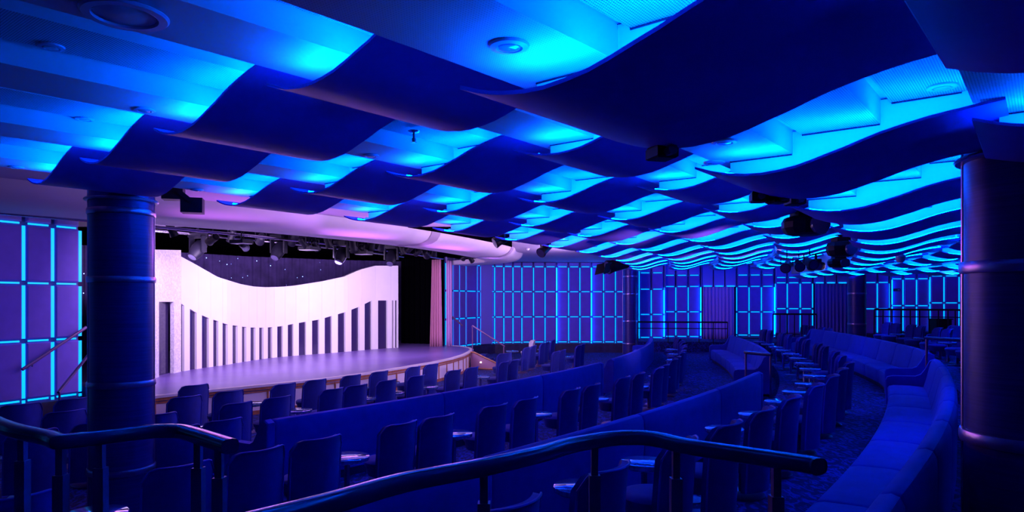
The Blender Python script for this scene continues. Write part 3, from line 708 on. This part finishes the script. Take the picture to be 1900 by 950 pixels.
# the big wash light by the left column
t = thing('moving_head_light', 'black boxy moving light hanging right of the left column', 'stage light', (*atY(340, 9.2), EYE+1.36), .3)
b = MB(); b.box((-.12, 0, .05), (.26, .22, .16)); b.build('base', M['black'], t)
b = MB(); b.loft([[(u, v, z) for u, v in ((-.02-.0, -.12), (.25, -.12), (.25, .12), (-.02, .12))] for z in (-.20, .0)]); b.build('head', M['black'], t)
b = MB(); b.loft([[(-.05, v, .05), (.0, v, .08), (.16, v, -.05), (.10, v, -.08)] for v in (-.15, .15)]); b.build('yoke', M['black'], t)
spot(1147, 491, 26, 'black spotlight with barn doors by the top of the slim far column', 2.6, -.25, 1.9, barn=True, grp='barn door spots')
spot(1012, 461, 17.5, 'pointed black spot under the lowest edge of the waves left of centre', 1.3, -.6, 2.4, grp='barn door spots')
spot(933, 443, 15, 'small black spot where the waves meet the white proscenium', 1.2, -.5, 1.9, grp='barn door spots')
x, y = atY(1671, 14.5); t = thing('dome_camera', 'round pale dome camera hanging below the right waves', 'camera', (x, y, EYE+.87))
MB().lathe([(.001, -.10), (.05, -.088), (.085, -.05), (.10, 0), (.10, .03)], n=24).build('dome', M['downring'], t); MB().lathe([(.10, .03), (.11, .04), (.08, .08), (.02, .09), (.02, .35)], n=24).build('housing', M['board'], t)
x, y = atY(979, 24); tag(MB().lathe([(.001, -.07), (.05, -.05), (.07, 0), (.08, .01)], (x, y, EYE+1.77), 20).build('ceiling_detector', M['white']), 'small white round detector on the flat ceiling right of the proscenium', 'detector')
# exit sign
x, y = atY(1664, 31.1)
t = thing('wall_sign', 'small dark rectangular sign on the lit wall beside the far railing', 'sign', (x, y, EYE+.42))
MB().box((0, 0, 0), (.31, .03, .12)).build('plate', M['sign'], t); MB().add([(.03, -.017, -.01), (.10, -.017, -.01), (.10, -.017, -.025), (.13, -.017, 0), (.10, -.017, .025), (.10, -.017, .01), (.03, -.017, .01)], [tuple(range(7))]).build('arrow', M['white'], t)

# ------------------------------------------------------------------ chairs
def back_mesh(w=.31, z0=.10, z1=.90, r=.11, th=.05):
    b = MB(); N = 14; Mz = 12; F, Bk = [], []
    for j in range(Mz+1):
        v = j/Mz; fr, bk = [], []
        for i in range(N+1):
            y = -w+2*w*i/N
            d = max(0, abs(y)-(w-r)); cut = r-math.sqrt(max(0, r*r-d*d))
            z = z0+(z1-cut-z0)*v
            lean = .05*((z-z0)/(z1-z0))**1.5; x = .26-.15*(y/w)**2+lean
            fr.append((x-th, y*.985, z)); bk.append((x, y, z))
        F.append(fr); Bk.append(bk)
    b.grid(F); b.grid(Bk)
    rim = [F[0], Bk[0]]; b.grid(rim); b.grid([F[-1], Bk[-1]])
    b.grid([[r_[0] for r_ in F], [r_[0] for r_ in Bk]]); b.grid([[r_[-1] for r_ in F], [r_[-1] for r_ in Bk]])
    path = [r_[0] for r_ in Bk]+Bk[-1][1:]+[r_[-1] for r_ in reversed(Bk)][1:]
    return b, path
def make_chair(m, label, grp):
    t = thing('swivel_chair', label, 'chair', (0, 0, 0), 0, grp)
    b, path = back_mesh(); b.build('backrest', m, t)
    MB().tube([(p[0]+.004, p[1]*1.01, p[2]+.003) for p in path], .009, 6).build('piping', M['piping'] if m is M['fabric'] else m, t)
    MB().lathe([(.22, .27), (.235, .29), (.245, .36), (.265, .385), (.27, .43), (.25, .455), (.18, .47), (.001, .475)], (-.03, 0, 0), 32, cap=True).build('seat', m, t)
    MB().lathe([(.035, .03), (.035, .28)], (-.0, 0, 0), 14).build('pedestal', M['post'], t)
    MB().lathe([(.225, .0), (.225, .018), (.21, .028), (.05, .04)], n=28).build('base', M['post'], t)
    return t
protos = {}
def chair(R, a, z, label, grp, m='fabric', jit=0.0, yaw=0):
    x, y = pol(R-.28, a); rz = math.radians(a)+yaw+random.uniform(-jit, jit)
    if m not in protos:
        protos[m] = make_chair(M[m], label, grp); protos[m].location = (x, y, z); protos[m].rotation_euler = (0, 0, rz); protos[m]['label'] = label
        return protos[m]
    return dup(protos[m], (x, y, z), rz, label, grp)
tproto = None
def table(R, a, z, label, grp, h=.57, r=.25):
    global tproto
    x, y = pol(R, a)
    if tproto is None:
        t = thing('side_table', label, 'table', (x, y, z), 0, grp)
        MB().lathe([(r-.012, h-.05), (r, h-.042), (r, h-.006), (r-.008, h), (.001, h)], n=36).build('table_top', M['toplam'], t)
        MB().lathe([(.04, .03), (.032, .05), (.032, h-.08), (.09, h-.052)], n=16).build('pedestal', M['chrome'], t)
        MB().lathe([(.17, 0), (.17, .014), (.04, .034)], n=28).build('base', M['post'], t)
        tproto = t; return t
    return dup(tproto, (x, y, z), 0, label, grp)
OFF = .37  # degrees from a chair's right corner to its middle
def row(name, desc, Rf, z, corners, grp, jit=.05, tR=-.32, tmin=1.22, ts=1.0):
    n = len(corners); idx = 0; vis = []
    cs = sorted(corners)
    for i, a in enumerate(cs):
        R = Rf(a) if callable(Rf) else Rf
        chair(R, a-OFF, z, 'blue upholstered swivel chair, %s %s' % (ordl(i, n), desc), grp, 'fabric', jit)
    tabs = [(cs[i]+cs[i+1]-2*OFF)/2 for i in range(n-1) if tmin < cs[i+1]-cs[i] < 3.2]
    for i, a in enumerate(tabs):
        R = Rf(a) if callable(Rf) else Rf
        tt = table(R+tR, a, z, 'round side table, %s %s' % (ordl(i, len(tabs)) if len(tabs) > 1 else 'the only one', desc), 'small round tables between chairs')
        tt.scale = (ts, ts, 1)
row('F0', 'in the row touching the stage front', 39.75, 0, [-36.2, -35.07, -31.88], 'chairs in the row by the stage')
row('F1', 'in the first full row before the stage', lambda a: 41.1+max(0, (a+30))*.045, 0, [-36.0, -34.9, -33.33, -32.13, -30.37, -29.23, -27.79, -26.5, -24.71, -23.6, -14.4, -13.2, -11.2, -10.2, -8.2], 'chairs in the first row')
row('F2', 'in the second row before the stage', lambda a: 42.5+max(0, (a+28))*.06, 0, [-37.2, -36.2, -35.03, -33.27, -32.19, -30.46, -29.56, -28.3, -27.0, -25.09, -24.02, -21.84, -21.0, -16.44, -15.5, -12.4, -11.5], 'chairs in the second row')
row('F3', 'left of the longest curved sofa back', 43.75, 0, [-35.5, -34.65], 'chairs left of the front sofa')
row('T1', 'in the row behind the front sofa', lambda a: 46.85+max(0, min(a, -25)+36)*.065-max(0, a+25)*.04, T_B, [-39.0, -37.5, -36.57, -35.71, -34.36, -33.57, -32.23, -31.31, -29.77, -28.9, -27.33, -26.4, -24.97, -24.1, -22.3, -21.4, -19.6, -18.7, -16.9, -16.0, -14.2, -13.3, -11.5, -10.6], 'chairs behind the front sofa')
row('T3', 'in the row before the right-hand sofas', lambda a: 50.55+max(0, min(a, -26)+37)*.055-max(0, a+26)*.075, T_C, [-37.53, -36.39, -35.17, -34.07, -32.98, -31.79, -30.3, -28.87, -27.6, -26.2, -24.4, -23.2, -21.3, -20.2, -18.2, -17.1, -15.2, -14.1, -12.2, -11.2], 'chairs before the right-hand sofas', tR=-.62, tmin=1.0, ts=.84)
row('T4', 'on the upper level behind the right-hand sofas', 54.5, T_E, [-18.6, -17.6, -16.0, -15.1, -13.5, -12.6, -11.0, -10.1], 'chairs on the upper level', tR=-.3)
row('T6', 'along the foot of the slim column railing', 52.6, T_C, [-9.6, -8.6, -7.1, -6.1], 'chairs by the far wall')
# the pale chair standing among the blue ones
cr = chair(41.3, -9.3, 0, 'cream upholstered chair standing out among the blue ones near the lit wall', 'cream chair', 'cream', yaw=.3)
cr2 = chair(41.9, -18.4, 0, 'blue chair turned sideways right of the second row before the stage', 'turned chair', 'fabric', yaw=-.5)
# tall table beside the cream chair
t = table(40.6, -11.2, 0, 'round pale-lit table just left of the cream chair', 'small round tables between chairs')
tb = ra((-4.5, 5.6)); t = table(tb[0], tb[1], T_B, 'large blue-lit round table cut by the bottom left corner', 'small round tables between chairs'); t.scale = (1.4, 1.4, 1)

# ------------------------------------------------------------------ sofas
BP = [(-.03, .10), (.02, .12), (.03, .80), (.025, .93), (.0, .985), (-.045, 1.0), (-.10, .985), (-.135, .93), (-.20, .62), (-.25, .43), (-.20, .12)]
SP = [(-.80, .12), (-.18, .12), (-.20, .44), (-.45, .465), (-.72, .46), (-.79, .44), (-.815, .40), (-.81, .20)]
def sofa(name, label, Rf, a0, a1, z, zt, arms=(1, 1), seg=1.25, m='fabric2', endcurve=0):
    k = zt/1.0
    am = (a0+a1)/2; c = pol(Rf(am), am); t = thing('curved_sofa', label, 'sofa', (c[0], c[1], z))
    n = max(1, round(math.radians(a1-a0)*47/seg)); ga = .018
    def sec(P_, a, ins):
        R = Rf(a); cx = sum(p[0] for p in P_)/len(P_); cz = sum(p[1] for p in P_)/len(P_)
        out = []
        for r, h in P_:
            r2 = r-ins*math.copysign(min(1, abs(r-cx)*8), r-cx); h2 = h-ins*math.copysign(min(1, abs(h-cz)*8), h-cz)
            x, y = pol(R+r2, a); out.append((x-c[0], y-c[1], h2*k))
        return out
    for i in range(n):
        s0, s1 = a0+(a1-a0)*i/n, a0+(a1-a0)*(i+1)/n
        for P_, nm in ((BP, 'backrest'), (SP, 'seat_cushion')):
            st_ = [(s0, .022), (s0+.012, .008), (s0+.045, 0)]+[(s0+(s1-s0)*q, 0) for q in (.25, .5, .75)]+[(s1-.045, 0), (s1-.012, .008), (s1, .022)]
            MB().loft([sec(P_, a, e) for a, e in st_], sm=True).build(nm, M[m], t)
    AP = [(.03, .06), (.03, .96), (-.05, 1.0), (-.13, .96), (-.20, .80), (-.27, .69), (-.36, .645), (-.74, .635), (-.82, .61), (-.845, .55), (-.845, .06)]
    for flag, a, sgn in ((arms[0], a0, -1), (arms[1], a1, 1)):
        if flag:
            w = math.degrees(.13/46)*sgn
            MB().loft([sec(AP, a+w*q, e) for q, e in ((0, .012), (.12, 0), (.88, 0), (1, .012))], sm=False).build('arm', M[m], t)
    b = MB(); b.loft([[(pol(Rf(a)+r, a)[0]-c[0], pol(Rf(a)+r, a)[1]-c[1], h) for r, h in ((-.75, 0), (0, 0), (0, .12), (-.75, .12))] for a in [a0+(a1-a0)*i/20 for i in range(21)]]); b.build('plinth', M['skirting'], t)
    return t
r1 = lambda a: 44.72+max(0, a+35)*.066
sofa('s', 'long curved blue sofa seen from behind, nearest the stage at the centre', r1, -34.95, -22.5, 0, 1.0, (1, 1), seg=3.3)
sofa('s', 'curved blue sofa continuing the front one beyond the aisle, with sloping arm', lambda a: 45.6+max(0, a+21)*.04, -21.0, -7.2, 0, 1.0, (1, 1), seg=3.5)
r2 = lambda a: 49.05+max(0, a+36)*.058
sofa('s', 'curved blue sofa back sweeping up behind the near handrail', r2, -39.3, -26.4, T_B, 1.0, (0, 1), seg=2.4)
sofa('s', 'curved blue sofa facing us in the middle distance right of centre', lambda a: 49.55-max(0, a+21)*.06, -21.6, -11.0, T_B, 1.0, (1, 1))
sofa('s', 'largest blue curved sofa in the right foreground beside the column', lambda a: 52.15+max(0, a+36.5)*.035, -37.95, -25.3, T_C, .92, (0, 1))
sofa('s', 'long blue sofa beyond the foreground one, under the far right column', lambda a: 52.65-max(0, a+22)*.075, -23.4, -10.9, T_C, .92, (1, 1))
sofa('s', 'blue sofa on the upper level at the far right beside the column', lambda a: 56.2, -14.8, -11.5, T_E, .85, (1, 1))

# ------------------------------------------------------------------ railings
def smooth_path(P, n=6):
    V = [Vector(p) for p in P]; out = []
    for k in range(len(V)-1):
        p0_, p1_, p2_, p3_ = V[max(k-1, 0)], V[k], V[k+1], V[min(k+2, len(V)-1)]
        for i in range(n):
            t = i/n; out.append(.5*((2*p1_)+(-p0_+p2_)*t+(2*p0_-5*p1_+4*p2_-p3_)*t*t+(-p0_+3*p1_-3*p2_+p3_)*t**3))
    return out+[V[-1]]
def railing(label, path, posts, zt=-.55, zf=T_D):
    r = thing('handrail', label, 'handrail', (path[0][0], path[0][1], zf)); o = Vector((path[0][0], path[0][1], zf))
    P = [Vector((p[0], p[1], EYE+zt-.03))-o for p in path]
    MB().tube(smooth_path(P), .036, 14, rz=.030, sq=.7).build('top_rail', M['rail'], r)
    for x, y in posts:
        b = MB(); h = EYE+zt-.04-zf; b.box((x-o.x, y-o.y, (h-.13)/2), (.044, .044, h-.13)); b.build('post', M['post'], r)
        b = MB(); b.box((x-o.x, y-o.y, h-.065), (.028, .028, .13)); b.build('post_neck', M['post'], r)
    return r
railing('near dark handrail curving across the bottom centre of the frame', [(-1.25, 1.05), (-.82, 1.6), (-.53, 1.925), (-.346, 2.157), (-.102, 2.354), (.10, 2.55), (.235, 2.71), (.413, 2.84), (.53, 2.86), (.61, 2.81), (.69, 2.69), (.818, 2.58), (1.03, 2.40), (1.06, 2.36)],
        [atY(898, 2.42), atY(1103, 2.80), atY(1254, 2.75), atY(1440, 2.50)])
railing('near handrail at the bottom left with a bend in front of the column', [(-3.3, 4.0), (-2.355, 3.14), (-1.95, 2.86), (-1.86, 2.79), (-1.83, 2.775), (-1.79, 2.80), (-1.72, 2.86), (-1.58, 2.99), (-1.47, 3.0), (-1.383, 2.94), (-1.25, 2.82), (-1.11, 2.69)],
        [atY(42, 3.05), atY(113, 2.80), atY(187, 2.92), atY(368, 2.92), atY(407, 2.76)])
def fence(label, pts, zt, zb, nb, r=.02, mid=False):
    o = Vector((pts[0][0], pts[0][1], EYE+zb)); t = thing('railing', label, 'railing', o)
    P = [Vector((p[0], p[1], EYE+zt))-o for p in pts]
    MB().tube(P, .035, 8).build('top_rail', M['black'], t)
    if mid: MB().tube([p-Vector((0, 0, .28)) for p in P], .022, 6).build('mid_rail', M['black'], t)
    for i in range(nb+1):
        s = i/nb*(len(P)-1); k = min(int(s), len(P)-2); q = P[k].lerp(P[k+1], s-k)
        MB().tube([(q.x, q.y, 0), (q.x, q.y, zt-zb)], r, 6).build('baluster', M['black'], t)
fence('dark long railing with balusters before the far right lit wall', [atY(1622, 27.2), atY(1768, 26), atY(1850, 24)], -.41, -1.75, 17, .022, mid=True)
fence('dark railing before the wall left of the indigo curtain', [atY(1434, 27.5), atY(1515, 27)], -.60, -1.5, 6, .02)
fence('sloping ramp railing along the lit wall right of the slim column', [atY(1183, 30.5), atY(1297, 30.2), atY(1350, 30)], -1.02, -1.95, 4, .02, mid=True)
def bar(label, pts, zt, zf, nb=2):
    o = Vector((pts[0][0], pts[0][1], zf)); t = thing('handrail', label, 'handrail', o)
    MB().tube([Vector((p[0], p[1], EYE+zt))-o for p in pts], .032, 8).build('top_rail', M['rail'], t)
    for i in range(nb):
        q = Vector(pts[0]).lerp(Vector(pts[-1]), .04+.92*i/(nb-1)); MB().tube([Vector((q.x, q.y, zf))-o, Vector((q.x, q.y, EYE+zt))-o], .022, 8).build('post', M['post'], t)
bar('short aisle handrail at the end of the middle sofa', [atY(1382, 13.2), atY(1432, 12.6)], -1.03, T_C, 2)
bar('short step handrail just behind the gap between the two right sofas', [atY(1716, 13.2), atY(1800, 12.4)], -.75, T_C, 2)

# cupboard and counter block behind the upper seats
o = MB(); o.box((0, 0, .45), (.62, .5, .9)); o.box((0, 0, .92), (.7, .58, .04)); x, y = atY(1745, 28.5)
tag(o.build('service_counter', M['black'], loc=(x, y, T_E)), 'dark service counter before the far right railing', 'counter')
